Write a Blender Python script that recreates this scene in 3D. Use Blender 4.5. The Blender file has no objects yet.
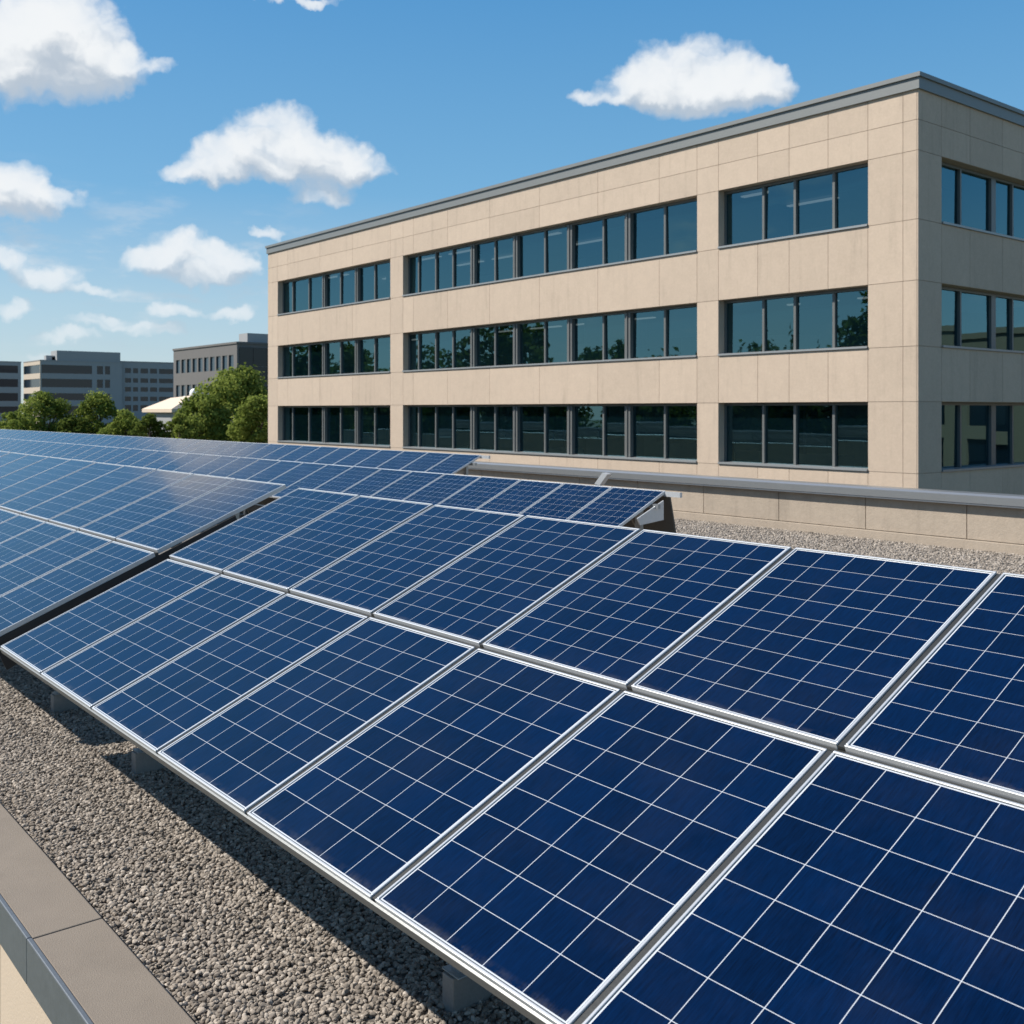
import bpy, math, random
import numpy as np
random.seed(7)
R = math.radians
sc = bpy.context.scene
col = sc.collection

# ------------------------------------------------------------------ camera
F, A, HY = 1053.3, .6845, 410.3          # focal length (px), yaw, horizon row of the lens
S_, C_ = math.sin(A), math.cos(A)
cam = bpy.data.cameras.new('camera')
cam.sensor_width = 36; cam.lens = F / 1024 * 36
cam.shift_y = -(512 - HY) / 1024
cam.clip_start = .05; cam.clip_end = 3000
cam.dof.use_dof = True; cam.dof.focus_distance = 5.5; cam.dof.aperture_fstop = 6.3
co = bpy.data.objects.new('camera', cam); col.objects.link(co)
co.rotation_euler = (R(90), 0, math.pi / 2 - A)
sc.camera = co

# ------------------------------------------------------------------ light
SUN_EL, SUN_AZ = R(45), R(43)            # azimuth: from -Y towards -X
to_sun = np.array([-math.sin(SUN_AZ) * math.cos(SUN_EL), -math.cos(SUN_AZ) * math.cos(SUN_EL), math.sin(SUN_EL)])
sun = bpy.data.lights.new('sun', 'SUN'); sun.energy = 4.6; sun.angle = R(.53); sun.color = (1, .945, .87)
so = bpy.data.objects.new('sun', sun); col.objects.link(so)
from mathutils import Vector
so.rotation_euler = Vector(to_sun).to_track_quat('Z', 'Y').to_euler()
so.location = (-40, -40, 60)
vs = sc.view_settings
vs.view_transform = 'Standard'; vs.look = 'None'; vs.gamma = 1; vs.use_curve_mapping = False
vs.exposure = 0.55
sc.cycles.max_bounces = 8; sc.cycles.transparent_max_bounces = 12

def pix_dir(px, py):
    """azimuth (from the lens axis) and elevation of a point of the sky"""
    u, v = (px - 512) / F, (HY - py) / F
    return math.atan(u), math.atan2(v, math.hypot(u, 1))

class NT:
    """small node helper"""
    def __init__(s, t): s.t = t; s.n = t.nodes; s.l = t.links
    def new(s, typ, **k):
        n = s.n.new(typ)
        for a, b in k.items():
            setattr(n, a, b)
        return n
    def put(s, sock, v):
        if isinstance(v, bpy.types.NodeSocket): s.l.new(v, sock)
        elif v is not None: sock.default_value = v
    def m(s, op, a, b=None, c=None, clamp=False):
        n = s.new('ShaderNodeMath', operation=op, use_clamp=clamp)
        s.put(n.inputs[0], a); s.put(n.inputs[1], b); s.put(n.inputs[2], c)
        return n.outputs[0]
    def vm(s, op, a, b=None, out=0):
        n = s.new('ShaderNodeVectorMath', operation=op)
        s.put(n.inputs[0], a); s.put(n.inputs[1], b)
        return n.outputs[out]
    def noise(s, vec, scale, detail=4, rough=.55, dim='3D', out=0, dist=0):
        n = s.new('ShaderNodeTexNoise', noise_dimensions=dim)
        s.put(n.inputs['Vector'], vec); n.inputs['Scale'].default_value = scale
        n.inputs['Detail'].default_value = detail; n.inputs['Roughness'].default_value = rough
        n.inputs['Distortion'].default_value = dist
        return n.outputs[out]
    def ramp(s, fac, stops):
        n = s.new('ShaderNodeValToRGB'); e = n.color_ramp.elements
        while len(e) < len(stops): e.new(.5)
        for q, (p, c) in zip(e, stops):
            q.position = p; q.color = (*c, 1) if len(c) == 3 else c
        s.put(n.inputs[0], fac); return n.outputs[0]
    def mix(s, fac, a, b, typ='RGBA', blend='MIX'):
        n = s.new('ShaderNodeMix', data_type=typ)
        if typ == 'RGBA': n.blend_type = blend
        i = {'RGBA': (0, 6, 7, 2), 'FLOAT': (0, 2, 3, 0)}[typ]
        s.put(n.inputs[i[0]], fac)
        for k, v in ((i[1], a), (i[2], b)):
            if isinstance(v, tuple) and len(v) == 3: v = (*v, 1)
            s.put(n.inputs[k], v)
        return n.outputs[i[3]]
    def maprange(s, v, a, b, c=0., d=1., smooth=False):
        n = s.new('ShaderNodeMapRange', interpolation_type='SMOOTHSTEP' if smooth else 'LINEAR')
        for k, q in enumerate((v, a, b, c, d)): s.put(n.inputs[k], q)
        return n.outputs[0]

# clouds: soft lobes at (px, py, half width, half height, weight) seen from the roof, kept as directions in the sky
LOBES = [
    # big one, upper left
    (32, 40, 62, 46, 1), (75, 52, 62, 44, 1), (60, 15, 60, 35, .9), (118, 66, 42, 26, .9), (30, 80, 75, 24, .9), (165, 66, 24, 9, .42), (8, 48, 34, 40, .8),
    # middle
    (272, 140, 52, 34, 1), (225, 160, 48, 22, .95), (190, 172, 30, 12, .7), (325, 152, 44, 24, .95), (360, 166, 32, 16, .7), (305, 172, 80, 16, .8), (318, 196, 36, 11, .6),
    # left edge
    (22, 188, 40, 24, .95), (55, 200, 36, 15, .7), (-20, 195, 40, 26, .9), (10, 212, 50, 12, .6),
    # below the middle one
    (180, 250, 40, 22, 1), (150, 260, 34, 15, .8), (228, 262, 32, 18, .9), (205, 276, 55, 11, .75), (248, 268, 20, 10, .5),
    # over the office
    (690, 72, 62, 36, 1), (740, 82, 46, 26, .95), (645, 84, 44, 24, .9), (700, 98, 80, 18, .85), (770, 84, 28, 20, .75), (588, 98, 16, 10, .46), (612, 102, 22, 7, .4),
    # small low ones
    (12, 258, 24, 14, .8), (48, 278, 36, 16, .75), (98, 290, 26, 7, .5), (14, 308, 28, 9, .75), (172, 310, 28, 9, .75), (225, 313, 22, 8, .68),
    (110, 318, 16, 5, .5), (70, 336, 40, 7, .5), (150, 331, 42, 7, .55), (266, 228, 14, 7, .6), (300, 0, 44, 6, .6), (120, 325, 70, 6, .35), (50, 358, 30, 8, .5),
]
w = bpy.data.worlds.new('World'); sc.world = w; w.use_nodes = True
g = bpy.data.node_groups.new('cloud_field', 'ShaderNodeTree')
g.interface.new_socket('P', in_out='INPUT', socket_type='NodeSocketVector')
g.interface.new_socket('F', in_out='OUTPUT', socket_type='NodeSocketFloat')
t = NT(g); gi = t.new('NodeGroupInput'); go = t.new('NodeGroupOutput'); acc = 0.
for px, py, hw, hh, wt in LOBES:
    a0, e0 = pix_dir(px, py); a1, _ = pix_dir(px + hw, py); _, e1 = pix_dir(px, py - hh)
    d = t.vm('MULTIPLY', t.vm('SUBTRACT', gi.outputs[0], (a0, e0, 0)), (1 / (a1 - a0), 1 / (e1 - e0), 0))
    r2 = t.vm('DOT_PRODUCT', d, d, 1)
    q = t.m('MAXIMUM', t.m('SUBTRACT', 1., t.m('MULTIPLY', r2, .55)), 0.)
    acc = t.m('MULTIPLY_ADD', t.m('MULTIPLY', q, q), wt, acc)
g.interface.new_socket('Puffs', in_out='OUTPUT', socket_type='NodeSocketFloat')
def puff(scale, w_):
    v = t.new('ShaderNodeTexVoronoi', feature='SMOOTH_F1', voronoi_dimensions='2D'); v.inputs['Scale'].default_value = scale; v.inputs['Smoothness'].default_value = .6
    t.l.new(t.vm('MULTIPLY', gi.outputs[0], (1, 1.35, 0)), v.inputs['Vector'])
    return t.m('MULTIPLY', t.m('SUBTRACT', .56, v.outputs['Distance']), w_)
t.l.new(acc, go.inputs[0]); t.l.new(t.m('MULTIPLY_ADD', t.m('ADD', puff(30, .70), t.m('ADD', puff(66, .42), puff(150, .20))), t.m('MULTIPLY', acc, 1.7, clamp=True), acc), go.inputs[1])

t = NT(w.node_tree); t.n.clear()
out = t.new('ShaderNodeOutputWorld'); bg = t.new('ShaderNodeBackground')
t.l.new(bg.outputs[0], out.inputs[0])
SKY = .085
bg.inputs[1].default_value = SKY
sky = t.new('ShaderNodeTexSky', sky_type='NISHITA'); sky.sun_disc = False
sky.sun_elevation = SUN_EL; sky.sun_rotation = math.pi + SUN_AZ
sky.air_density = 1.0; sky.dust_density = .35; sky.ozone_density = 1.6; sky.altitude = 100
D = t.vm('NORMALIZE', t.new('ShaderNodeTexCoord').outputs['Generated'])
fx = t.vm('DOT_PRODUCT', D, (S_, C_, 0), 1); fy = t.vm('DOT_PRODUCT', D, (-C_, S_, 0), 1)
sep = t.new('ShaderNodeSeparateXYZ'); t.l.new(D, sep.inputs[0]); dz = sep.outputs[2]
az = t.m('ARCTAN2', fx, fy); el = t.m('ARCSINE', dz)
P = t.new('ShaderNodeCombineXYZ'); t.l.new(az, P.inputs[0]); t.l.new(el, P.inputs[1]); P = P.outputs[0]
big = t.vm('SUBTRACT', t.noise(P, 18, 3, out=1, dim='2D'), (.5, .5, .5)); fine = t.vm('SUBTRACT', t.noise(P, 60, 4, .6, out=1, dim='2D'), (.5, .5, .5))
Pw = t.vm('ADD', P, t.vm('ADD', t.vm('MULTIPLY', big, (.045, .03, 0)), t.vm('MULTIPLY', fine, (.013, .011, 0))))
def field(p):
    n = t.new('ShaderNodeGroup'); n.node_tree = g; t.l.new(p, n.inputs[0]); return n.outputs
f0, p0 = field(Pw); f1, p1 = field(t.vm('ADD', Pw, (-.006, .017, 0)))
wisp = t.m('MULTIPLY', t.m('SUBTRACT', t.noise(P, 75, 6, .65, dim='2D'), .5), .22)
dens = t.m('SUBTRACT', 1., t.m('EXPONENT', t.m('MULTIPLY', t.m('MAXIMUM', t.m('SUBTRACT', t.m('ADD', p0, wisp), .13), 0.), -2.5)))
dens = t.m('POWER', dens, 1.25)
lit = t.m('ADD', t.m('MULTIPLY', t.m('SUBTRACT', p0, p1), 1.0), t.m('ADD', t.m('MULTIPLY', t.m('SUBTRACT', f0, f1), .4), t.m('MULTIPLY', wisp, .9)))
shade = t.maprange(lit, -.85, .85, smooth=True)
veil = t.maprange(t.noise(t.vm('MULTIPLY', P, (1, 3.2, 0)), 13, 5, .6, dim='2D'), .48, .78, smooth=True)
veil = t.m('MULTIPLY', t.m('MULTIPLY', veil, .55), t.m('MULTIPLY', t.maprange(el, .02, .10), t.m('MULTIPLY', t.maprange(el, .13, .22, 1., 0.), t.maprange(az, -.12, -.26))))
dens = t.m('MAXIMUM', dens, veil)
# a loose field of clouds over the rest of the sky, for what the glass mirrors
dome = t.vm('DIVIDE', D, t.vm('ADD', (0, 0, .16), t.vm('MULTIPLY', D, (0, 0, 1))))
dzz = t.new('ShaderNodeCombineXYZ'); 
for k in range(3): t.l.new(t.m('ADD', t.m('MAXIMUM', dz, 0.), .16), dzz.inputs[k])
dome = t.vm('DIVIDE', D, dzz.outputs[0])
n2 = t.noise(dome, 1.5, 7, .58)
away = t.maprange(t.m('ABSOLUTE', az), 1.0, 1.2)
high = t.maprange(el, .85, 1.05)
d2 = t.m('MULTIPLY', t.maprange(n2, .56, .68, smooth=True), t.m('MAXIMUM', away, high))
cloudc = t.mix(shade, (4.0, 4.6, 5.3), (7.2, 7.4, 7.55))
haze_fade = t.maprange(el, .0, .16, .45, 1.)
hs = t.new('ShaderNodeHueSaturation'); hs.inputs['Saturation'].default_value = 1.12
t.l.new(sky.outputs[0], hs.inputs['Color'])
K = SKY * 2 ** vs.exposure
grad = t.ramp(t.m('MULTIPLY', t.m('MAXIMUM', el, 0.), 1 / 1.6), [(0, (.52, .65, .73)), (.06, (.40, .60, .75)), (.125, (.17, .44, .72)), (.235, (.085, .33, .66)), (.45, (.038, .17, .42)), (1, (.02, .095, .27))])
grad = t.vm('MULTIPLY', grad, (1 / K, 1 / K, 1 / K))
clear = t.mix(.78, hs.outputs[0], grad)
above = t.maprange(dz, -.01, .02)
t.l.new(t.mix(t.m('MULTIPLY', t.m('MULTIPLY', d2, .45), above), clear, (7.0, 7.2, 7.4)), bg.inputs[0])
bg2 = t.new('ShaderNodeBackground'); bg2.inputs[1].default_value = SKY
t.l.new(t.mix(t.m('MULTIPLY', t.m('MULTIPLY', dens, haze_fade), above), clear, cloudc), bg2.inputs[0])
# the shaped clouds only fill one part of the sky
part_ = t.m('MULTIPLY', t.m('MULTIPLY', t.m('LESS_THAN', t.m('ABSOLUTE', az), .64), t.m('LESS_THAN', el, .50)), t.m('GREATER_THAN', dz, -.005))
mx = t.new('ShaderNodeMixShader'); t.l.new(part_, mx.inputs[0]); t.l.new(bg.outputs[0], mx.inputs[1]); t.l.new(bg2.outputs[0], mx.inputs[2])
t.l.new(mx.outputs[0], out.inputs[0])

# ------------------------------------------------------------------ materials
def mat(name, base=(.5, .5, .5), rough=.6, metal=0., ior=1.5, spec=.5):
    m = bpy.data.materials.new(name); m.use_nodes = True
    t = NT(m.node_tree); b = t.n['Principled BSDF']
    b.inputs['Base Color'].default_value = (*base, 1); b.inputs['Roughness'].default_value = rough
    b.inputs['Metallic'].default_value = metal; b.inputs['IOR'].default_value = ior
    b.inputs['Specular IOR Level'].default_value = spec
    return m, t, b

def grained(name, base, amp=.12, scale=8, fine=120, rough=.85, bump=.25, metal=0., blot=.0):
    """stone, concrete, paint: a base colour with clouded variation, grain and a little relief"""
    m, t, b = mat(name, base, rough, metal)
    oc = t.new('ShaderNodeNewGeometry').outputs['Position']
    a = t.noise(oc, scale, 5, .6); c = t.noise(oc, fine, 3, .6)
    v = t.m('ADD', t.m('MULTIPLY', t.m('SUBTRACT', a, .5), amp * 2), t.m('MULTIPLY', t.m('SUBTRACT', c, .5), amp * 1.6))
    if blot:
        v = t.m('SUBTRACT', v, t.m('MULTIPLY', t.maprange(t.noise(oc, scale * .23, 6, .65), .52, .75, smooth=True), blot))
    vv = t.new('ShaderNodeVectorMath', operation='SCALE'); vv.inputs[0].default_value = base
    t.l.new(t.m('ADD', 1., v), vv.inputs[3]); t.l.new(vv.outputs[0], b.inputs['Base Color'])
    if bump:
        bn = t.new('ShaderNodeBump'); bn.inputs['Strength'].default_value = bump; bn.inputs['Distance'].default_value = .01
        t.l.new(c, bn.inputs['Height']); t.l.new(bn.outputs[0], b.inputs['Normal'])
    return m

M = {}
def stone_mat(name, base, amp=1.):
    """sand-blasted precast: mottled at several sizes, with faint rain streaks down the face"""
    m, t, b = mat(name, base, .88)
    pos = t.new('ShaderNodeNewGeometry').outputs['Position']
    v = 0.
    for sc_, k, d in ((.55, .16, 5), (3.2, .20, 5), (11, .22, 4), (34, .14, 2)):
        v = t.m('MULTIPLY_ADD', t.m('SUBTRACT', t.noise(pos, sc_, d, .65), .5), k * amp, v)
    v = t.m('MULTIPLY_ADD', t.m('SUBTRACT', t.new('ShaderNodeNewGeometry').outputs['Random Per Island'], .5), .085, v)
    st_ = t.noise(t.vm('MULTIPLY', pos, (2.4, 2.4, .22)), 1.6, 5, .6)
    v = t.m('SUBTRACT', v, t.m('MULTIPLY', t.maprange(st_, .52, .78, smooth=True), .13 * amp))
    vv = t.new('ShaderNodeVectorMath', operation='SCALE'); vv.inputs[0].default_value = base
    t.l.new(t.m('ADD', 1.03, v), vv.inputs[3]); t.l.new(vv.outputs[0], b.inputs['Base Color'])
    bn = t.new('ShaderNodeBump'); bn.inputs['Strength'].default_value = .35; bn.inputs['Distance'].default_value = .02
    t.l.new(t.noise(pos, 26, 4, .7), bn.inputs['Height']); t.l.new(bn.outputs[0], b.inputs['Normal'])
    return m
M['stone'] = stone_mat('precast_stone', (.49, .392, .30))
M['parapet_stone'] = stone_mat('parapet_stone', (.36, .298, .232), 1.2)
M['coping'] = grained('coping_concrete', (.205, .170, .134), .16, 3.0, 160, .85, .35, blot=.34)
M['host_wall'] = grained('render_wall', (.55, .44, .33), .06, 2, 60, .85, .2)
M['cornice'] = grained('cornice_metal', (.185, .195, .19), .05, 2, 30, .45, 0, metal=.0)
M['flashing'] = grained('flashing_metal', (.42, .43, .43), .06, 3, 60, .32, .05, metal=.75)
M['edge_metal'] = grained('edge_trim_metal', (.15, .165, .18), .18, 6, 30, .45, .1, metal=.4)
M['galv'] = grained('galvanised_steel', (.36, .37, .37), .14, 7, 60, .42, .08, metal=.7)
M['channel'] = grained('rail_channel', (.06, .06, .056), .12, 7, 60, .45, .08, metal=.4)
M['shadow_brown'] = grained('shadow_sheet_tone', (.13, .112, .09), .15, 5, 40, .6, .05, metal=.1)  # shadow tone for the sheet behind the middle row
M['gap_black'] = grained('gap_black_plate', (.018, .018, .018), .1, 7, 60, .6, .05)  # near-black for the plate that darkens the gap
M['block_steel'] = grained('weathered_steel', (.27, .27, .26), .2, 7, 60, .55, .1, metal=.4)
M['dark_steel'] = grained('dark_steel', (.07, .073, .072), .15, 7, 60, .5, .08, metal=.3)
M['alu'] = grained('anodised_aluminium', (.60, .61, .615), .05, 5, 90, .36, .0, metal=.45)
M['fascia'] = grained('fascia_extrusion', (.22, .225, .22), .08, 6, 60, .42, .05, metal=.6)
M['ballast'] = grained('ballast_concrete', (.22, .205, .185), .12, 6, 90, .9, .3)
M['window_frame'] = grained('window_frame_paint', (.13, .135, .13), .06, 4, 40, .4, 0)
M['sill'] = grained('sill_metal', (.30, .31, .31), .05, 4, 40, .4, 0, metal=.3)
M['neighbour_wall'] = grained('brown_render', (.26, .19, .125), .06, 1, 10, .9, 0)
M['core'] = grained('interior_wall', (.20, .20, .19), .05, 1, 10, .9, 0)
M['slab'] = grained('interior_floor', (.22, .21, .20), .05, 1, 10, .9, 0)
M['furniture'] = grained('office_furniture', (.30, .29, .27), .1, 1, 10, .7, 0)
M['blind'] = grained('blind_fabric', (.42, .42, .40), .05, 1, 10, .9, 0)
M['back'] = grained('backsheet', (.55, .56, .57), .02, 5, 60, .7, 0)
M['membrane'] = grained('roof_membrane', (.16, .155, .145), .1, 3, 60, .9, .2)
M['ground'] = grained('ground_cover', (.085, .095, .05), .3, .08, 2, .95, .2)
M['far_wall'] = grained('far_wall_grey', (.31, .315, .315), .05, .3, 3, .85, 0)
M['far_wall_warm'] = grained('far_wall_taupe', (.14, .133, .127), .06, .4, 6, .85, 0)
M['far_cream'] = grained('far_wall_cream', (.50, .42, .33), .05, .3, 3, .85, 0)
M['pale_roof'] = grained('pale_roofing', (.62, .50, .38), .06, .8, 8, .8, 0)
M['white'] = grained('white_paint', (.8, .8, .78), .03, 2, 20, .5, 0)
M['bark'] = grained('bark', (.09, .07, .05), .25, 4, 40, .95, .5)

def cell_mat(name, nx, ny):
    """photovoltaic cells behind glass; UV runs 0..1 over the cell field, the white backing shows between"""
    m, t, b = mat(name, (0, 0, 0), .075, 0, 1.5)
    uv = t.new('ShaderNodeUVMap', uv_map='cells').outputs[0]
    sp = t.new('ShaderNodeSeparateXYZ'); t.l.new(uv, sp.inputs[0])
    gx = t.m('MULTIPLY', sp.outputs[0], nx); gy = t.m('MULTIPLY', sp.outputs[1], ny)
    wob = t.m('MULTIPLY', t.m('SUBTRACT', t.noise(t.vm('MULTIPLY', uv, (nx * .6, ny * .6, 1)), 1.0, 2), .5), .018)
    def line(v, half):
        d = t.m('SUBTRACT', .5, t.m('ABSOLUTE', t.m('SUBTRACT', t.m('FRACT', v), .5)))
        return t.maprange(d, half * .6, half * 1.4, 1., 0.)
    lx = line(t.m('ADD', gx, wob), .0064); ly = line(t.m('ADD', gy, wob), .0064)
    def outside(v, n, mg):
        return t.m('MAXIMUM', t.m('LESS_THAN', v, -mg), t.m('GREATER_THAN', v, n + mg))
    border = t.m('MAXIMUM', outside(gx, nx, -.010), outside(gy, ny, -.010))
    seal = t.m('MAXIMUM', outside(gx, nx, .021), outside(gy, ny, .021))
    lines = t.m('MAXIMUM', t.m('MAXIMUM', lx, ly), border)
    fl = t.new('ShaderNodeCombineXYZ'); t.l.new(t.m('FLOOR', gx), fl.inputs[0]); t.l.new(t.m('FLOOR', gy), fl.inputs[1])
    rnd = t.new('ShaderNodeObjectInfo').outputs['Random']; t.l.new(t.m('MULTIPLY', rnd, 57.), fl.inputs[2])
    wn = t.new('ShaderNodeTexWhiteNoise', noise_dimensions='3D'); t.l.new(fl.outputs[0], wn.inputs['Vector'])
    off = t.new('ShaderNodeCombineXYZ'); t.l.new(t.m('MULTIPLY', rnd, 31.), off.inputs[2])
    suv = t.vm('ADD', t.vm('MULTIPLY', uv, (nx * 14., ny * 1.1, 1)), off.outputs[0])
    streak = t.noise(suv, 1.6, 3, .65)
    fuv = t.vm('ADD', t.vm('MULTIPLY', uv, (nx * 46., ny * 2.2, 1)), off.outputs[0])
    finger = t.noise(fuv, 1.0, 2, .6)
    k = t.m('ADD', t.m('MULTIPLY', t.m('SUBTRACT', streak, .5), .9), t.m('ADD', t.m('MULTIPLY', t.m('SUBTRACT', finger, .5), 1.0), t.m('MULTIPLY', t.m('SUBTRACT', wn.outputs[0], .5), .28)))
    cellc = t.mix(t.m('ADD', .5, k, clamp=True), (.0001, .0018, .0105), (.0004, .0112, .052))
    c1 = t.mix(lines, cellc, (.55, .58, .61))
    # dust that settled along the low edge and in soft patches
    gm = t.new('ShaderNodeNewGeometry').outputs['Position']
    dust = t.m('MULTIPLY', t.maprange(t.noise(gm, 1.7, 6, .65), .45, .8), .012)
    c1 = t.mix(dust, c1, (.40, .38, .34))
    sill = t.m('MULTIPLY', t.maprange(gy, 0, .22, 1., 0.), t.maprange(t.noise(gm, 14, 4, .65), .42, .75))
    c1 = t.mix(t.m('MULTIPLY', sill, .16), c1, (.34, .31, .27))
    c2 = t.mix(seal, c1, (.05, .055, .06))
    t.l.new(c2, b.inputs['Base Color'])
    t.l.new(t.maprange(t.noise(gm, 2.3, 5, .6), .3, .75, .05, .12), b.inputs['Roughness'])
    bn = t.new('ShaderNodeBump'); bn.inputs['Strength'].default_value = .06; bn.inputs['Distance'].default_value = .002
    t.l.new(streak, bn.inputs['Height']); t.l.new(bn.outputs[0], b.inputs['Normal'])
    return m
M['cells_low'] = cell_mat('solar_cells_low', 5, 8)
M['cells_up'] = cell_mat('solar_cells_up', 6, 9)

def glass_mat(name, tint, see=.55, fade=(.44, .86, 1.0), ior=2.45):
    """tinted office glazing: mirrors the sky, lets a little of the room show"""
    m = bpy.data.materials.new(name); m.use_nodes = True; t = NT(m.node_tree); t.n.clear()
    o = t.new('ShaderNodeOutputMaterial'); tr = t.new('ShaderNodeBsdfTransparent'); gl = t.new('ShaderNodeBsdfGlossy')
    df = t.new('ShaderNodeBsdfDiffuse'); df.inputs[0].default_value = (*tint, 1)
    tr.inputs[0].default_value = (*[x * see for x in (.75, .95, 1.0)], 1)
    gl.inputs[0].default_value = (*fade, 1); gl.inputs[1].default_value = .012
    fr = t.new('ShaderNodeFresnel'); fr.inputs[0].default_value = ior
    pos = t.new('ShaderNodeNewGeometry').outputs['Position']
    bn = t.new('ShaderNodeBump'); bn.inputs['Strength'].default_value = .05; bn.inputs['Distance'].default_value = .02
    t.l.new(t.noise(pos, .8, 2), bn.inputs['Height'])
    t.l.new(bn.outputs[0], gl.inputs['Normal'])
    m1 = t.new('ShaderNodeMixShader'); m1.inputs[0].default_value = .12
    t.l.new(tr.outputs[0], m1.inputs[1]); t.l.new(df.outputs[0], m1.inputs[2])
    m2 = t.new('ShaderNodeMixShader'); t.l.new(fr.outputs[0], m2.inputs[0])
    t.l.new(m1.outputs[0], m2.inputs[1]); t.l.new(gl.outputs[0], m2.inputs[2]); t.l.new(m2.outputs[0], o.inputs[0])
    return m
M['glass'] = glass_mat('office_glass', (.010, .045, .065), .45)
M['far_glass'] = mat('far_glass', (.006, .014, .024), .06, 0, 1.5)[0]
M['curtain_glass'] = mat('curtain_glass', (.006, .018, .024), .08, 0, 1.4)[0]
M['far_glass_blue'] = mat('far_glass_blue', (.01, .03, .05), .05, 0, 1.8)[0]

def leaf_mat(name, dark, light):
    m = bpy.data.materials.new(name); m.use_nodes = True; t = NT(m.node_tree); t.n.clear()
    o = t.new('ShaderNodeOutputMaterial')
    at = t.new('ShaderNodeAttribute', attribute_name='leaf_tone')
    c = t.mix(at.outputs['Fac'], dark, light)
    d = t.new('ShaderNodeBsdfDiffuse'); tl = t.new('ShaderNodeBsdfTranslucent'); gl = t.new('ShaderNodeBsdfGlossy'); gl.inputs[1].default_value = .45
    t.l.new(c, d.inputs[0]); t.l.new(c, tl.inputs[0])
    m1 = t.new('ShaderNodeMixShader'); m1.inputs[0].default_value = .42
    t.l.new(d.outputs[0], m1.inputs[1]); t.l.new(tl.outputs[0], m1.inputs[2])
    m2 = t.new('ShaderNodeMixShader'); m2.inputs[0].default_value = .0
    t.l.new(m1.outputs[0], m2.inputs[1]); t.l.new(gl.outputs[0], m2.inputs[2]); t.l.new(m2.outputs[0], o.inputs[0])
    return m
M['leaf'] = leaf_mat('leaves', (.10, .145, .025), (.30, .35, .085))
M['leaf_dark'] = leaf_mat('leaves_dark', (.055, .085, .018), (.16, .20, .045))

def gravel_mat(name, stones):
    m, t, b = mat(name, (.3, .25, .2), .9)
    pos = t.new('ShaderNodeNewGeometry').outputs['Position']
    if stones:
        rnd = t.new('ShaderNodeObjectInfo').outputs['Random']
        c = t.ramp(rnd, [(0, (.15, .127, .102)), (.25, (.27, .23, .187)), (.7, (.375, .322, .262)), (1, (.58, .51, .43))])
        c = t.mix(t.noise(pos, 90, 4, .6), c, t.mix(.5, c, (.12, .10, .085)))
        t.l.new(c, b.inputs['Base Color'])
        bn = t.new('ShaderNodeBump'); bn.inputs['Strength'].default_value = .3; bn.inputs['Distance'].default_value = .004
        t.l.new(t.noise(pos, 260, 3), bn.inputs['Height']); t.l.new(bn.outputs[0], b.inputs['Normal'])
    else:
        v = t.new('ShaderNodeTexVoronoi', feature='F1'); t.l.new(pos, v.inputs['Vector']); v.inputs['Scale'].default_value = 34
        sv = t.new('ShaderNodeSeparateColor'); t.l.new(v.outputs['Color'], sv.inputs[0])
        c = t.ramp(sv.outputs[0], [(0, (.11, .10, .088)), (.5, (.21, .185, .158)), (1, (.34, .30, .255))])
        c = t.mix(t.m('MULTIPLY', t.noise(pos, .9, 5), .5), c, (.15, .13, .11))
        t.l.new(c, b.inputs['Base Color'])
        bn = t.new('ShaderNodeBump'); bn.inputs['Strength'].default_value = 1; bn.inputs['Distance'].default_value = .02
        bn.invert = True
        t.l.new(v.outputs['Distance'], bn.inputs['Height']); t.l.new(bn.outputs[0], b.inputs['Normal'])
    return m
M['gravel'] = gravel_mat('gravel_bed', False); M['pebble'] = gravel_mat('gravel_stone', True)

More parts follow.
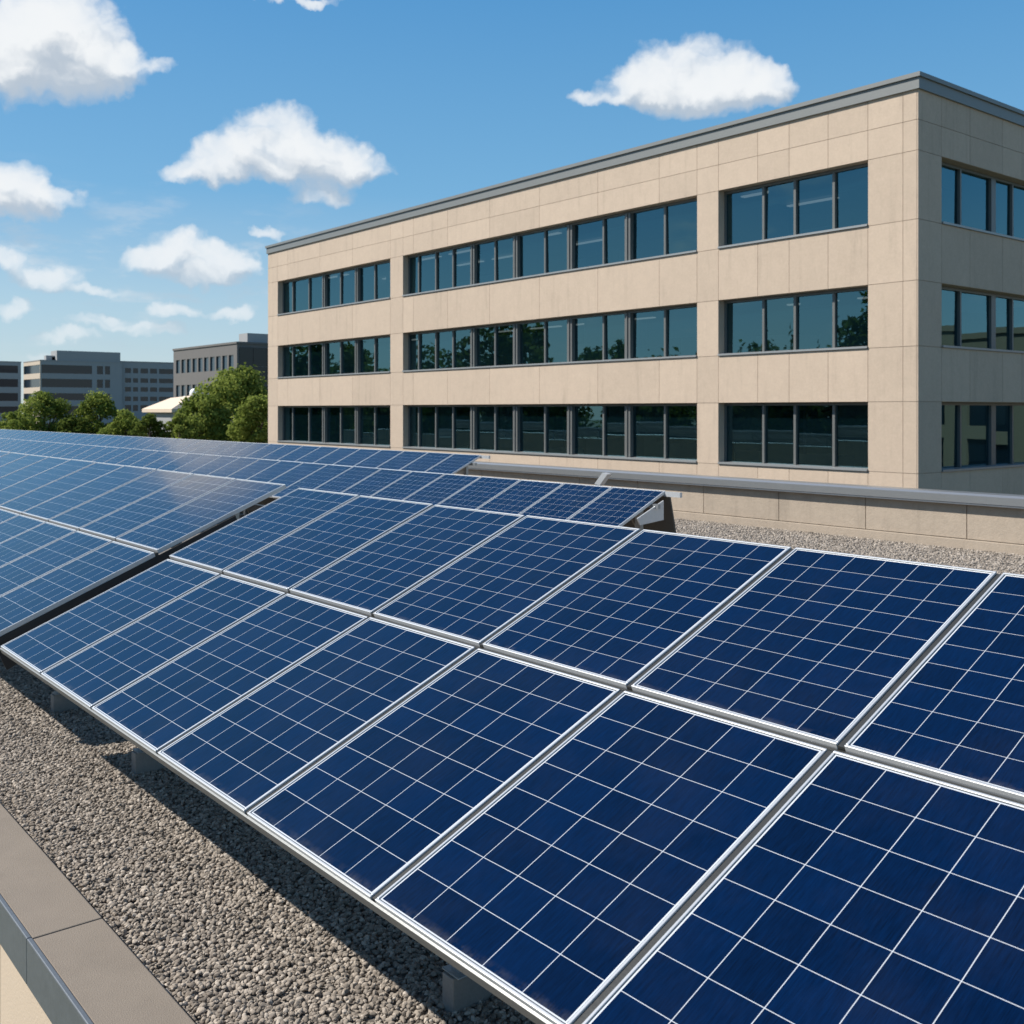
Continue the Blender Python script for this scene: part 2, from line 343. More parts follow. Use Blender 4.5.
# ------------------------------------------------------------------ mesh helpers
class MB:
    def __init__(s): s.v = []; s.f = []
    def box(s, x0, x1, y0, y1, z0, z1):
        x0, x1 = sorted((x0, x1)); y0, y1 = sorted((y0, y1)); z0, z1 = sorted((z0, z1))
        b = len(s.v)
        s.v += [(x0, y0, z0), (x1, y0, z0), (x1, y1, z0), (x0, y1, z0), (x0, y0, z1), (x1, y0, z1), (x1, y1, z1), (x0, y1, z1)]
        s.f += [(b, b+3, b+2, b+1), (b+4, b+5, b+6, b+7), (b, b+1, b+5, b+4), (b+1, b+2, b+6, b+5), (b+2, b+3, b+7, b+6), (b+3, b, b+4, b+7)]
        return s
    def prism(s, poly, x0, x1, axis=0):
        """polygon in the other two coordinates, extruded along axis"""
        b = len(s.v); n = len(poly)
        for x in (x0, x1):
            for p, q in poly:
                s.v.append({0: (x, p, q), 1: (p, x, q), 2: (p, q, x)}[axis])
        s.f += [tuple(range(b, b + n))[::-1], tuple(range(b + n, b + 2 * n))]
        s.f += [(b + i, b + (i+1) % n, b + n + (i+1) % n, b + n + i) for i in range(n)]
        return s
    def tube(s, p, q, r0, r1=None, n=8):
        r1 = r0 if r1 is None else r1
        p, q = np.array(p, float), np.array(q, float); d = q - p; d /= np.linalg.norm(d)
        a = np.cross(d, (0, 0, 1.) if abs(d[2]) < .9 else (1., 0, 0)); a /= np.linalg.norm(a); c = np.cross(d, a)
        b = len(s.v)
        for o, r in ((p, r0), (q, r1)):
            for i in range(n):
                an = 2 * math.pi * i / n
                s.v.append(tuple(o + r * (math.cos(an) * a + math.sin(an) * c)))
        s.f += [(b + i, b + (i+1) % n, b + n + (i+1) % n, b + n + i) for i in range(n)]
        s.f += [tuple(range(b, b + n))[::-1], tuple(range(b + n, b + 2 * n))]
        return s
    def bar(s, p, q, wx, h):
        """a slanting rectangular bar in the YZ plane, centre line p..q, wx wide along X, h deep"""
        p, q = np.array(p, float), np.array(q, float); d = (q - p) / np.linalg.norm(q - p)
        n = np.cross((1., 0, 0), d); b = len(s.v)
        for o in (p, q):
            for sx, sn in ((-1, -1), (1, -1), (1, 1), (-1, 1)):
                s.v.append(tuple(o + np.array((sx * wx / 2, 0, 0)) + n * sn * h / 2))
        s.f += [(b, b+3, b+2, b+1), (b+4, b+5, b+6, b+7), (b, b+1, b+5, b+4), (b+1, b+2, b+6, b+5), (b+2, b+3, b+7, b+6), (b+3, b, b+4, b+7)]
        return s

def world_loc(o):
    v = Vector((0, 0, 0))
    while o is not None: v = v + o.location; o = o.parent
    return v
def obj(name, mb, m, parent=None, bevel=0, local=False, smooth=False):
    me = bpy.data.meshes.new(name)
    vv = np.array(mb.v, float)
    if parent is not None and not local: vv = vv - np.array(world_loc(parent))
    me.from_pydata([tuple(x) for x in vv], [], mb.f); me.validate(); me.update()
    if smooth: me.shade_smooth()
    me.materials.append(M[m] if isinstance(m, str) else m)
    o = bpy.data.objects.new(name, me); col.objects.link(o)
    if parent is not None: o.parent = parent
    if bevel:
        b = o.modifiers.new('bevel', 'BEVEL'); b.width = bevel; b.segments = 2; b.limit_method = 'ANGLE'
    return o
def tag(o, label, cat, group=None):
    o['label'] = label; o['category'] = cat
    if group: o['group'] = group
    return o
def thing(name, label, cat, loc=(0, 0, 0), group=None):
    o = bpy.data.objects.new(name, None); o.empty_display_size = .3; col.objects.link(o); o.location = loc
    return tag(o, label, cat, group)
def kind(o, k): o['kind'] = k; return o
def Xof(px, Y): u = (px - 512) / F; return Y * (u * S_ - C_) / (S_ + u * C_)
def Yof(px, X): u = (px - 512) / F; return X * (S_ + u * C_) / (u * S_ - C_)
def Zof(py, X, Y): return (HY - py) / F * (-X * C_ + Y * S_)
def at_depth(px, d): u = (px - 512) / F; return d * (u * S_ - C_), d * (C_ * u + S_)
WORDS = ('first second third fourth fifth sixth seventh eighth ninth tenth eleventh twelfth thirteenth fourteenth fifteenth sixteenth seventeenth eighteenth nineteenth').split()
def ordinal(n):
    if n < 20: return WORDS[n - 1]
    tens = {2: 'twent', 3: 'thirt', 4: 'fort'}[n // 10]
    return tens + 'ieth' if n % 10 == 0 else tens + 'y-' + WORDS[n % 10 - 1]

# ------------------------------------------------------------------ setting
ROOF = -2.5; STREET = -12.
kind(obj('ground', MB().box(-1500, 1500, -1500, 1500, STREET - 1, STREET), 'ground'), 'structure')
kind(obj('roof_deck', MB().box(-70, 14, 1.62, 18.4, ROOF - .4, ROOF - .012), 'gravel'), 'structure')

# near parapet, its coping and the wall it crowns
CZ = -2.35
pn = thing('parapet_wall', 'low parapet with broad concrete coping beside the gravel', 'parapet', (-6, 1.45, STREET))
wl = MB()
for i in range(-40, 12):
    x0 = -4.27 + i * 1.38
    wl.box(x0 + .006, x0 + 1.374, 1.335, 1.375, STREET, CZ - .20)
wl.box(-60, 12, 1.375, 1.60, STREET, CZ - .21)
obj('wall', wl, 'host_wall', pn)
sl = MB()
for i in range(-12, 5):
    x0 = -4.98 + 4.1 * i
    sl.box(x0 + .004, x0 + 4.096, 1.31, 1.615, CZ - .12, CZ)
obj('coping', sl, 'coping', pn, bevel=.006)
ed = MB()
for i in range(-12, 5):
    x0 = -4.98 + 4.1 * i
    ed.box(x0 + .002, x0 + 4.098, 1.285, 1.308, CZ - .20, CZ + .008)
obj('edge_trim', ed, 'edge_metal', pn, bevel=.005)

# far parapet
YW = 18.4; CW = -1.49
pf = thing('parapet_wall', 'long low beige parapet with grey metal coping below the office windows', 'parapet', (-20, YW + .15, ROOF))
wl = MB()
j = -69.
while j < 14:
    wl.box(j + .008, j + 2.042, YW, YW + .03, ROOF + .18, CW - .02); j += 2.05
wl.box(-69, 14, YW + .03, YW + .26, STREET, CW - .03)
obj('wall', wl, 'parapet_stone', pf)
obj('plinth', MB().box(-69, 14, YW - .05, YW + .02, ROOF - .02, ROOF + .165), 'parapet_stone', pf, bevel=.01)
cp = MB().prism([(YW - .14, CW - .17), (YW - .10, CW - .17), (YW - .10, CW - .06), (YW + .30, CW - .06), (YW + .30, CW), (YW - .09, CW), (YW - .14, CW - .035)], -69, 14)
obj('coping', cp, 'flashing', pf)
obj('coping_shade_strip', MB().box(-69, 14, YW - .132, YW - .06, CW - .205, CW - .172), 'edge_metal', pf)  # dark strip added as the shade line under the coping

# gravel: real stones over the bed
def pebbles():
    out = []
    hidden = bpy.data.collections.new('pebble_kinds')
    for k in range(6):
        rg = np.random.default_rng(40 + k)
        import bmesh
        bm = bmesh.new(); bmesh.ops.create_icosphere(bm, subdivisions=2, radius=.5)
        ax = rg.normal(size=(5, 3)); ax /= np.linalg.norm(ax, axis=1)[:, None]
        cut = rg.uniform(.22, .42, 5)
        for v in bm.verts:
            p = np.array(v.co)
            for a, c in zip(ax, cut):
                d = p @ a
                if d > c: p = p - a * (d - c) * .85
            v.co = p * np.array((1, .8, .62))
        me = bpy.data.meshes.new('pebble'); bm.to_mesh(me); bm.free(); me.materials.append(M['pebble'])
        o = bpy.data.objects.new('pebble', me); hidden.objects.link(o); out.append(o)
    return hidden
PEB = pebbles()
def scatter(name, x0, x1, y0, y1, density, smin, smax, label, seed, lift=.004):
    nx = max(2, int((x1 - x0) / .5)); ny = 4
    me = bpy.data.meshes.new(name); vs_ = []; fs = []
    for i in range(nx + 1):
        for j in range(ny + 1):
            vs_.append((x0 + (x1 - x0) * i / nx, y0 + (y1 - y0) * j / ny, ROOF - .004))
    for i in range(nx):
        for j in range(ny):
            a = i * (ny + 1) + j; fs.append((a, a + ny + 1, a + ny + 2, a + 1))
    me.from_pydata(vs_, [], fs); me.materials.append(M['gravel'])
    o = bpy.data.objects.new(name, me); col.objects.link(o); kind(o, 'stuff'); o['label'] = label
    gt = bpy.data.node_groups.new(name, 'GeometryNodeTree')
    gt.interface.new_socket('Geometry', in_out='INPUT', socket_type='NodeSocketGeometry')
    gt.interface.new_socket('Geometry', in_out='OUTPUT', socket_type='NodeSocketGeometry')
    t = NT(gt); gi = t.new('NodeGroupInput'); go = t.new('NodeGroupOutput')
    dp = t.new('GeometryNodeDistributePointsOnFaces'); dp.inputs['Density'].default_value = density; dp.inputs['Seed'].default_value = seed
    t.l.new(gi.outputs[0], dp.inputs['Mesh'])
    ci = t.new('GeometryNodeCollectionInfo'); ci.inputs['Collection'].default_value = PEB; ci.inputs['Separate Children'].default_value = True; ci.inputs['Reset Children'].default_value = True
    ip = t.new('GeometryNodeInstanceOnPoints'); ip.inputs['Pick Instance'].default_value = True
    rv = t.new('FunctionNodeRandomValue', data_type='FLOAT_VECTOR'); rv.inputs[0].default_value = (-.5, -.5, 0); rv.inputs[1].default_value = (.5, .5, 6.283)
    rs = t.new('FunctionNodeRandomValue', data_type='FLOAT'); rs.inputs[2].default_value = smin; rs.inputs[3].default_value = smax; rs.inputs['Seed'].default_value = 3
    t.l.new(dp.outputs[0], ip.inputs['Points']); t.l.new(ci.outputs[0], ip.inputs['Instance'])
    t.l.new(rv.outputs[0], ip.inputs['Rotation']); t.l.new(rs.outputs[1], ip.inputs['Scale'])
    rz = t.new('FunctionNodeRandomValue', data_type='FLOAT'); rz.inputs[2].default_value = 0; rz.inputs[3].default_value = lift; rz.inputs['Seed'].default_value = 9
    cz = t.new('ShaderNodeCombineXYZ'); t.l.new(rz.outputs[1], cz.inputs[2])
    sp = t.new('GeometryNodeSetPosition'); t.l.new(ip.outputs[0], sp.inputs[0]); t.l.new(cz.outputs[0], sp.inputs['Offset'])
    jn = t.new('GeometryNodeJoinGeometry'); t.l.new(gi.outputs[0], jn.inputs[0]); t.l.new(sp.outputs[0], jn.inputs[0])
    t.l.new(jn.outputs[0], go.inputs[0])
    md = o.modifiers.new('stones', 'NODES'); md.node_group = gt
    return o
scatter('gravel', -8.5, .8, 1.6, 3.6, 4300, .013, .037, 'coarse taupe gravel between the coping and the near panels', 1, .016)
scatter('gravel', -16, -8.5, 1.6, 4.2, 2400, .018, .042, 'taupe gravel running on under the left panels', 2, .014)
scatter('gravel', -22, 1, 14, 18.33, 500, .03, .06, 'strip of gravel at the foot of the far parapet', 3, .012)

# ------------------------------------------------------------------ solar panels
TILT = .4005; X0, Y0, Z0 = -8.2649, 1.9517, -1.7066
LL, LU, GAP = 1.3418, 1.2611, .0352
def make_panel(w_, l_, mat_, label, group):
    """local: x along the row, y up the slope, z = 0 the top of the frame"""
    root = thing('solar_panel', label, 'solar panel', group=group)
    fw, th = .0105, .038
    fr = MB()
    for (a, b, c, d) in ((0, w_, 0, fw), (0, w_, l_ - fw, l_), (0, fw, fw, l_ - fw), (w_ - fw, w_, fw, l_ - fw)):
        fr.box(a, b, c, d, -th, 0)
    fo = obj('frame', fr, 'alu', root, local=True, bevel=.0022)
    gl = MB().box(fw, w_ - fw, fw, l_ - fw, -.010, -.004)
    o = obj('cell_sheet', gl, mat_, root, local=True)
    uv = o.data.uv_layers.new(name='cells'); mg = fw + .0075
    for lp in o.data.loops:
        v = o.data.vertices[lp.vertex_index].co
        uv.data[lp.index].uv = ((v.x - mg) / (w_ - 2 * mg), (v.y - mg) / (l_ - 2 * mg))
    obj('backsheet', MB().box(fw, w_ - fw, fw, l_ - fw, -.0135, -.0105), 'back', root, local=True)
    return root
first = {}
def place_panel(key, w_, l_, mat_, x, y, z, tilt, label, group):
    if key not in first:
        r = first[key] = make_panel(w_, l_, mat_, label, group)
    else:
        src = first[key]; r = src.copy(); col.objects.link(r)
        for ch in list(src.children):
            c = ch.copy(); col.objects.link(c); c.parent = r
    r['label'] = label; r['group'] = group
    r.location = (x, y, z)
    r.rotation_euler = (tilt + random.uniform(-.0022, .0022), random.uniform(-.0016, .0016), random.uniform(-.0010, .0010))
    return r
ct, st = math.cos(TILT), math.sin(TILT)
W, WU, USH = 1.02, 1.033, -.062
YU, ZU = Y0 + (LL + GAP) * ct, Z0 + (LL + GAP) * st
for i in range(9):
    side = {0: 'beside the dark gap'}.get(i, 'to the right of the dark gap')
    place_panel('low', W - .030, LL, 'cells_low', X0 + i * W + .015, Y0, Z0, TILT,
                f'{ordinal(i + 1)} panel {side}, lower row, above the gravel', 'lower row of the front solar array')
for i in range(9):
    side = {0: 'beside the dark gap'}.get(i, 'to the right of the dark gap')
    place_panel('up', WU - .030, LU, 'cells_up', X0 + USH + i * WU + .015, YU, ZU, TILT,
                f'{ordinal(i + 1)} panel {side}, upper row of the front array', 'upper row of the front solar array')
XL = X0 - .27                                # left bank ends here
for i in range(8):
    place_panel('low', W - .030, LL, 'cells_low', XL - (i + 1) * W + .015, Y0, Z0 + .02, TILT,
                f'{ordinal(i + 1)} panel left of the dark gap, lower row of left bank', 'lower row of the left solar bank')
for i in range(12):
    place_panel('up', WU - .030, LU, 'cells_up', XL - .02 - (i + 1) * WU + .015, YU, ZU + .02, TILT,
                f'{ordinal(i + 1)} panel left of the dark gap, upper row of left bank', 'upper row of the left solar bank')
TB = R(25); LB = 1.38
XB, YB, ZB = -9.70, 10.6, -1.089
for i in range(37):
    place_panel('mid', W - .030, LB, 'cells_up', XB - (i + 1) * W + .015, YB - LB * math.cos(TB), ZB - LB * math.sin(TB), TB,
                f'panel in the middle row, {ordinal(i + 1)} from its right end', 'middle row of solar panels')
XC, YC, ZC = -18.32, 14.1, -.981
for i in range(44):
    place_panel('mid', W - .030, LB, 'cells_up', XC - (i + 1) * W + .015, YC - LB * math.cos(TB), ZC - LB * math.sin(TB), TB,
                f'panel in the rearmost row, {ordinal(i + 1)} from its right end', 'rearmost row of solar panels')

# mounting frames
def on_slope(x, s, drop, y0=Y0, z0=Z0, tl=TILT):
    return (x, y0 + s * math.cos(tl) + drop * math.sin(tl), z0 + s * math.sin(tl) - drop * math.cos(tl))
def front_rack(label, xs_low, xs_up, x_lo, x_hi, posts, dz):
    rk = thing('mounting_frame', label, 'mounting frame', (posts[0], 3.2, ROOF))
    z0 = Z0 + dz; TOT = LL + GAP + LU
    for x in xs_low:
        obj('rail', MB().bar(on_slope(x, .02, .075, z0=z0), on_slope(x, LL - .01, .075, z0=z0), .05, .055).bar(on_slope(x, .004, .018, z0=z0), on_slope(x, LL, .018, z0=z0), .0275, .02), 'channel', rk)
    for x in xs_up:
        obj('rail', MB().bar(on_slope(x, LL + GAP + .01, .075, z0=z0), on_slope(x, TOT - .02, .075, z0=z0), .05, .055).bar(on_slope(x, LL + GAP, .018, z0=z0), on_slope(x, TOT - .004, .018, z0=z0), .0275, .02), 'channel', rk)
    for s, nm in ((LL + GAP / 2, .026), ):
        a, b = on_slope(x_lo, s, .020, z0=z0), on_slope(x_hi, s, .020, z0=z0)
        m = MB(); m.box(a[0], b[0], a[1] - .013, a[1] + .013, a[2] - .03, a[2] + .004)
    obj('seam_rail', m, 'channel', rk)
    a = np.array(on_slope(0, -.006, .024, z0=z0)); d_ = np.array((0, math.cos(TILT), math.sin(TILT))); n_ = np.array((0, -math.sin(TILT), math.cos(TILT)))
    pl = [a + d_ * p + n_ * q for p, q in ((-.004, -.030), (.0045, -.030), (.0045, .010), (-.004, .008))]
    obj('fascia', MB().prism([(v[1], v[2]) for v in pl], x_lo - .01, x_hi), 'fascia', rk)
    for s in (.30, LL - .22, LL + .3, TOT - .25):
        a = on_slope(x_lo, s, .13, z0=z0)
        obj('purlin', MB().box(x_lo, x_hi, a[1] - .022, a[1] + .022, a[2] - .03, a[2] + .03), 'galv', rk)
    if dz: obj('gap_dark_skirt', MB().bar(on_slope(XL - .012, .0, .165, z0=z0), on_slope(XL - .012, LL + .75, .165, z0=z0), .012, .25), 'gap_black', rk)  # near-black plate added to keep the gap dark, like a deep frame side
    for k, x in enumerate(posts):
        for s in (.66, 2.35):
            a = on_slope(x, s, .16, z0=z0)
            obj('post', MB().box(x - .028, x + .028, a[1] - .022, a[1] + .022, ROOF + .12, a[2]).box(x - .06, x + .06, a[1] - .05, a[1] + .05, ROOF + .15, ROOF + .158), 'galv', rk, bevel=.003)
        obj('brace', MB().bar((x + .04, 2.62, ROOF + .32), (x + .04, 4.0, -1.0 + dz), .03, .04), 'galv', rk)
        obj('ballast_beam', MB().box(x - .04, x + .04, 2.56, 4.5, ROOF - .01, ROOF + .15), 'block_steel', rk, bevel=.004)
    return rk
def jn(x0, p, n, a=0): return [x0 + p * i for i in range(a, n)]
front_rack('galvanised frame carrying the front double row right of the gap', jn(X0, W, 10, 1), jn(X0 + USH, WU, 10, 1), X0 + .012, X0 + 9 * W, [-7.25, -3.56, .1], 0)
front_rack('galvanised frame carrying the double row left of the gap', [XL - i * W for i in range(1, 9)], [XL - .02 - i * WU for i in range(1, 13)], XL - 12 * WU, XL - .012, [XL - .62, XL - 4.3, XL - 8.0], .02)

def back_rack(label, xe, ye, ze, n, name):
    rk = thing('mounting_frame', label, 'mounting frame', (xe - .3, ye - .6, ROOF))
    yl, zl = ye - LB * math.cos(TB), ze - LB * math.sin(TB)
    for s in (.3, LB - .3):
        a = on_slope(0, s, .07, yl, zl, TB)
        obj('purlin', MB().box(xe - n * W, xe + .10, a[1] - .025, a[1] + .025, a[2] - .03, a[2] + .03), 'galv', rk)
    obj('top_rail', MB().box(xe - n * W, xe + .26, ye - .012, ye + .03, ze - .075, ze - .008), 'alu', rk)
    for k in range(0, n, 4):
        x = xe - .28 - k * W
        a = on_slope(x, .3, .10, yl, zl, TB); b = on_slope(x, LB - .3, .10, yl, zl, TB)
        obj('post', MB().box(x - .03, x + .03, a[1] - .03, a[1] + .03, ROOF + .1, a[2]), 'galv', rk)
        obj('post', MB().box(x - .05, x + .05, b[1] - .03, b[1] + .03, ROOF + .1, b[2]), 'galv', rk)
        obj('ballast_beam', MB().box(x - .08, x + .08, yl - .1, ye + .2, ROOF - .01, ROOF + .14), 'ballast', rk)
        obj('rafter', MB().bar(on_slope(x, .02, .058, yl, zl, TB), on_slope(x, LB, .058, yl, zl, TB), .05, .035), 'galv', rk)
    return rk, yl, zl
rb, yl, zl = back_rack('grey frame carrying the middle row of panels', XB, YB, ZB, 37, 'B')
obj('shadow_sheet', MB().prism([(YB + .03, ZB - .03), (YB + .05, ZB - .03), (YB + .36, ROOF + .02), (YB + .34, ROOF + .02)], XB - 37 * W, XB + .03), 'shadow_brown', rb)  # added dark sheet standing in for the cast shadow at the row's end
obj('end_bracket', MB().prism([(YB - .60, ZB - .33), (YB - .10, ZB - .12), (YB - .10, ZB - .38), (YB - .55, ZB - .42)], XB + .03, XB + .05), 'alu', rb)
back_rack('grey frame carrying the rearmost row of panels', XC, YC, ZC, 44, 'C')
# slim bracket that sticks up behind the middle row
YK = 12.1; xk, xk2 = Xof(599, YK), Xof(607, YK); zk, zk2 = Zof(484, xk, YK), Zof(474, xk2, YK)
br = tag(obj('bracket', MB().box(xk - .05, xk + .05, YK - .03, YK + .03, ROOF, zk).prism([(xk - .06, zk), (xk + .06, zk - .02), (xk2 + .06, zk2), (xk2 - .06, zk2 + .02)], YK - .05, YK + .05, axis=1), 'alu'),
         'short bright metal bracket sticking up behind the middle panel row', 'bracket')

# ------------------------------------------------------------------ office building
YF = 29.; XE = -16.54; XW = -59.0; YD = 52.
ROWS = [(-1.88, .26), (1.91, 3.86), (5.67, 7.71)]
TOP = 9.98
ob = thing('office_building', 'three storey beige stone office block with ribbon windows behind the solar panels', 'building', (-38, 40, STREET))
BAYS = [(-57.7, -45.3), (-44.13, -25.05), (-24.07, -18.2)]
RB = .42
wall = MB()
def facing(a0, a1, z0, z1, joints, face):
    """stone slabs with open joints, proud of the backing"""
    e = [a0] + [j for j in joints if a0 + .3 < j < a1 - .3] + [a1]; g_ = .007
    for p, q in zip(e, e[1:]):
        if face == 'front': wall.box(p + g_, q - g_, YF, YF + .035, z0 + g_, z1 - g_)
        else: wall.box(XE - .035, XE, p + g_, q - g_, z0 + g_, z1 - g_)
def backing(a0, a1, z0, z1, face):
    if face == 'front': wall.box(a0, a1, YF + .033, YF + RB + .1, z0, z1)
    else: wall.box(XE - RB - .1, XE - .033, max(a0, YF + .036), a1, z0, z1)
levels = [STREET, -5.6, -1.88, .26, 1.91, 3.86, 5.67, 7.71, 8.62, TOP - .42]
def elevation(face, a_lo, a_hi, bays, joint_list):
    edges = [a_lo] + [x for b in bays for x in b] + [a_hi]
    for i in range(0, len(edges), 2):                      # piers
        p, q = edges[i], edges[i + 1]
        backing(p, q, STREET, TOP - .3, face)
        for z0, z1 in zip(levels, levels[1:]):
            jj = [q - .45] if (face == 'front' and i == len(edges) - 2) else []
            facing(p, q, z0, z1, jj, face)
    for bi, (p, q) in enumerate(bays):                     # spandrels
        zs = [STREET] + [z for r in ROWS for z in r] + [TOP - .3]
        for z0, z1 in zip(zs[::2], zs[1::2]):
            backing(p + .001, q - .001, z0, z1, face)
            cuts = [z for z in levels if z0 <= z <= z1]
            if cuts[0] > z0: cuts = [z0] + cuts
            for u0, u1 in zip(cuts, cuts[1:]):
                facing(p, q, u0, u1, joint_list[bi], face)
def mull(pxs): return [Xof(p, YF + RB) for p in pxs]
MUL = [[294.3, 310.6, (326.5, 1), 342.3, (359.4, 1), 376.6],
       [420.4, 437.6, 454.8, (475.7, 1), 497, (518.6, 1), 546.9, (573, 1), 605.4, (631, 1), 666.9],
       [765.4, (796.8, 0), 835.7]]
MULX = [[(Xof(m[0] if isinstance(m, tuple) else m, YF + RB), isinstance(m, tuple) and m[1]) for m in row] for row in MUL]
JF = [[x for k, (x, _) in enumerate(r) if k % 2 == 0 or len(r) < 4] for r in MULX]
elevation('front', XW, XE - .037, BAYS, JF)
SB = []; y = Yof(941.7, XE)
SB = [(y, y + 8.6), (y + 9.6, y + 18.2)]
def side_mul(b): return [(b[0] + v, th) for v, th in ((1.72, False), (3.86, True), (5.20, False), (6.9, False))]
elevation('side', YF + .0, YD, SB, [[m[0] for m in side_mul(b)] for b in SB])
# west and rear walls, roof
wall.box(XW, XW + .4, YF + RB + .11, YD, STREET, TOP - .3); wall.box(XW + .41, XE - RB - .11, YD - .4, YD, STREET, TOP - .3)
obj('wall', wall, 'stone', ob)
obj('roof', MB().box(XW + .3, XE - .3, YF + .3, YD - .3, TOP - .42, TOP - .30), 'membrane', ob)
cn = MB()
for a, h0, h1 in ((.07, TOP - .47, TOP - .13), (.13, TOP - .13, TOP)):
    cn.box(XW - a, XE + a, YF - a, YF + .3, h0, h1 - (.002 if a < .1 else 0)); cn.box(XE - .3, XE + a, YF + .301, YD + a, h0, h1 - (.002 if a < .1 else 0))
    cn.box(XW - a, XW + .3, YF + .301, YD + a, h0, h1 - (.002 if a < .1 else 0))
obj('cornice', cn, 'cornice', ob)
fl = MB()
for r0, r1 in ROWS:
    fl.box(XW + .45, XE - .55, YF + RB + .12, YD - .5, r0 - .75, r0 - .45)
fl.box(XW + .45, XE - .55, YF + RB + .12, YD - .5, ROWS[2][1] + .35, ROWS[2][1] + .5)
obj('floor_slab', fl, 'slab', ob)
obj('core', MB().box(XW + 6, XE - 7.5, YF + 8, YD - 6, STREET, TOP - .5), 'core', ob)
rg = random.Random(5)
fu = MB()
for r0, r1 in ROWS:
    x = XW + 2
    while x < XE - 3:
        fu.box(x, x + rg.uniform(1.0, 1.8), YF + rg.uniform(1.2, 2.0), YF + rg.uniform(2.4, 3.2), r0 - .44, r0 + rg.uniform(.2, .75))
        if rg.random() < .4: fu.box(x + .2, x + .9, YF + 4.5, YF + 5.2, r0 - .44, r0 + rg.uniform(.9, 1.5))
        if rg.random() < .3: fu.box(x, x + .12, YF + 2.2, YF + 6.0, r0 - .44, r1 + .3)
        x += rg.uniform(2.2, 3.8)
obj('furniture', fu, 'furniture', ob)
em = bpy.data.materials.new('ceiling_light'); em.use_nodes = True
em.node_tree.nodes['Principled BSDF'].inputs['Emission Color'].default_value = (1, .96, .9, 1); em.node_tree.nodes['Principled BSDF'].inputs['Emission Strength'].default_value = .24
M['lamp'] = em
for r0, r1 in ROWS[1:]:
    lm = MB(); x = XW + 3
    while x < XE - 4:
        if rg.random() < .55:
            for yy in (YF + 2.4, YF + 5.2): lm.box(x, x + 2.2, yy, yy + .22, r1 + .22, r1 + .27)
        x += 3.1
    obj('ceiling_light', lm, 'lamp', ob)
def window(face, a0, a1, z0, z1, muls, bl):
    """glass set back in its opening, with mullions and a metal sill"""
    fw = .06; gl = MB(); fr = MB(); sl = MB()
    e = [a0] + [m[0] for m in muls] + [a1]
    P_ = lambda p, q, y0, y1, u0, u1: (fr.box(p, q, YF + y0, YF + y1, u0, u1) if face == 'front' else fr.box(XE - y1, XE - y0, p, q, u0, u1))
    for p, q in zip(e, e[1:]):
        tw = rg.uniform(-.012, .012); tz = rg.uniform(-.012, .012); b = len(gl.v)
        for dy in (0, .02):
            for aa, zz in ((p, z0), (q, z0), (q, z1), (p, z1)):
                k = RB - .03 + dy + tw * (1 if aa == q else -1) + tz * (1 if zz == z1 else -1)
                gl.v.append((aa, YF + k, zz) if face == 'front' else (XE - k, aa, zz))
        gl.f.append((b, b+1, b+2, b+3))
    P_(a0, a1, RB - .11, RB + .03, z1 - .10, z1); P_(a0, a1, RB - .11, RB + .03, z0, z0 + .08)
    P_(a0, a0 + fw, RB - .11, RB + .03, z0 + .08, z1 - .10); P_(a1 - fw, a1, RB - .11, RB + .03, z0 + .08, z1 - .10)
    for x, thick in muls:
        h = .15 if thick else .045
        P_(x - h, x + h, RB - ((.20 if face == 'front' else .12) if thick else .12), RB + .03, z0 + .08, z1 - .10)
        if thick and face == 'front': P_(x - .02, x + .02, RB - .24, RB - .199, z0 + .08, z1 - .10)
    wn = obj('window', gl, 'glass', ob)
    obj('window_frame', fr, 'window_frame', wn)
    if face == 'front': sl.box(a0 + .004, a1 - .004, YF - .05, YF + RB - .112, z0 + .003, z0 + .07)
    else: sl.box(XE - RB + .112, XE + .05, a0 + .004, a1 - .004, z0 + .003, z0 + .07)
    obj('sill', sl, 'sill', wn)
    if bl:
        bd = MB()
        for p, q in zip(e, e[1:]):
            if rg.random() < bl:
                h = rg.choice((.25, .35, .6, .9)) * (z1 - z0)
                if face == 'front': bd.box(p + .05, q - .05, YF + RB + .12, YF + RB + .125, z1 - h, z1)
                else: bd.box(XE - RB - .125, XE - RB - .12, p + .05, q - .05, z1 - h, z1)
        if bd.v: obj('blind', bd, 'blind', wn)
for (r0, r1), bl in zip(ROWS, (.3, .2, .25)):
    for b, mm in zip(BAYS, MULX): window('front', b[0], b[1], r0, r1, mm, bl)
    for b in SB: window('side', b[0], b[1], r0, r1, side_mul(b), bl * .6)

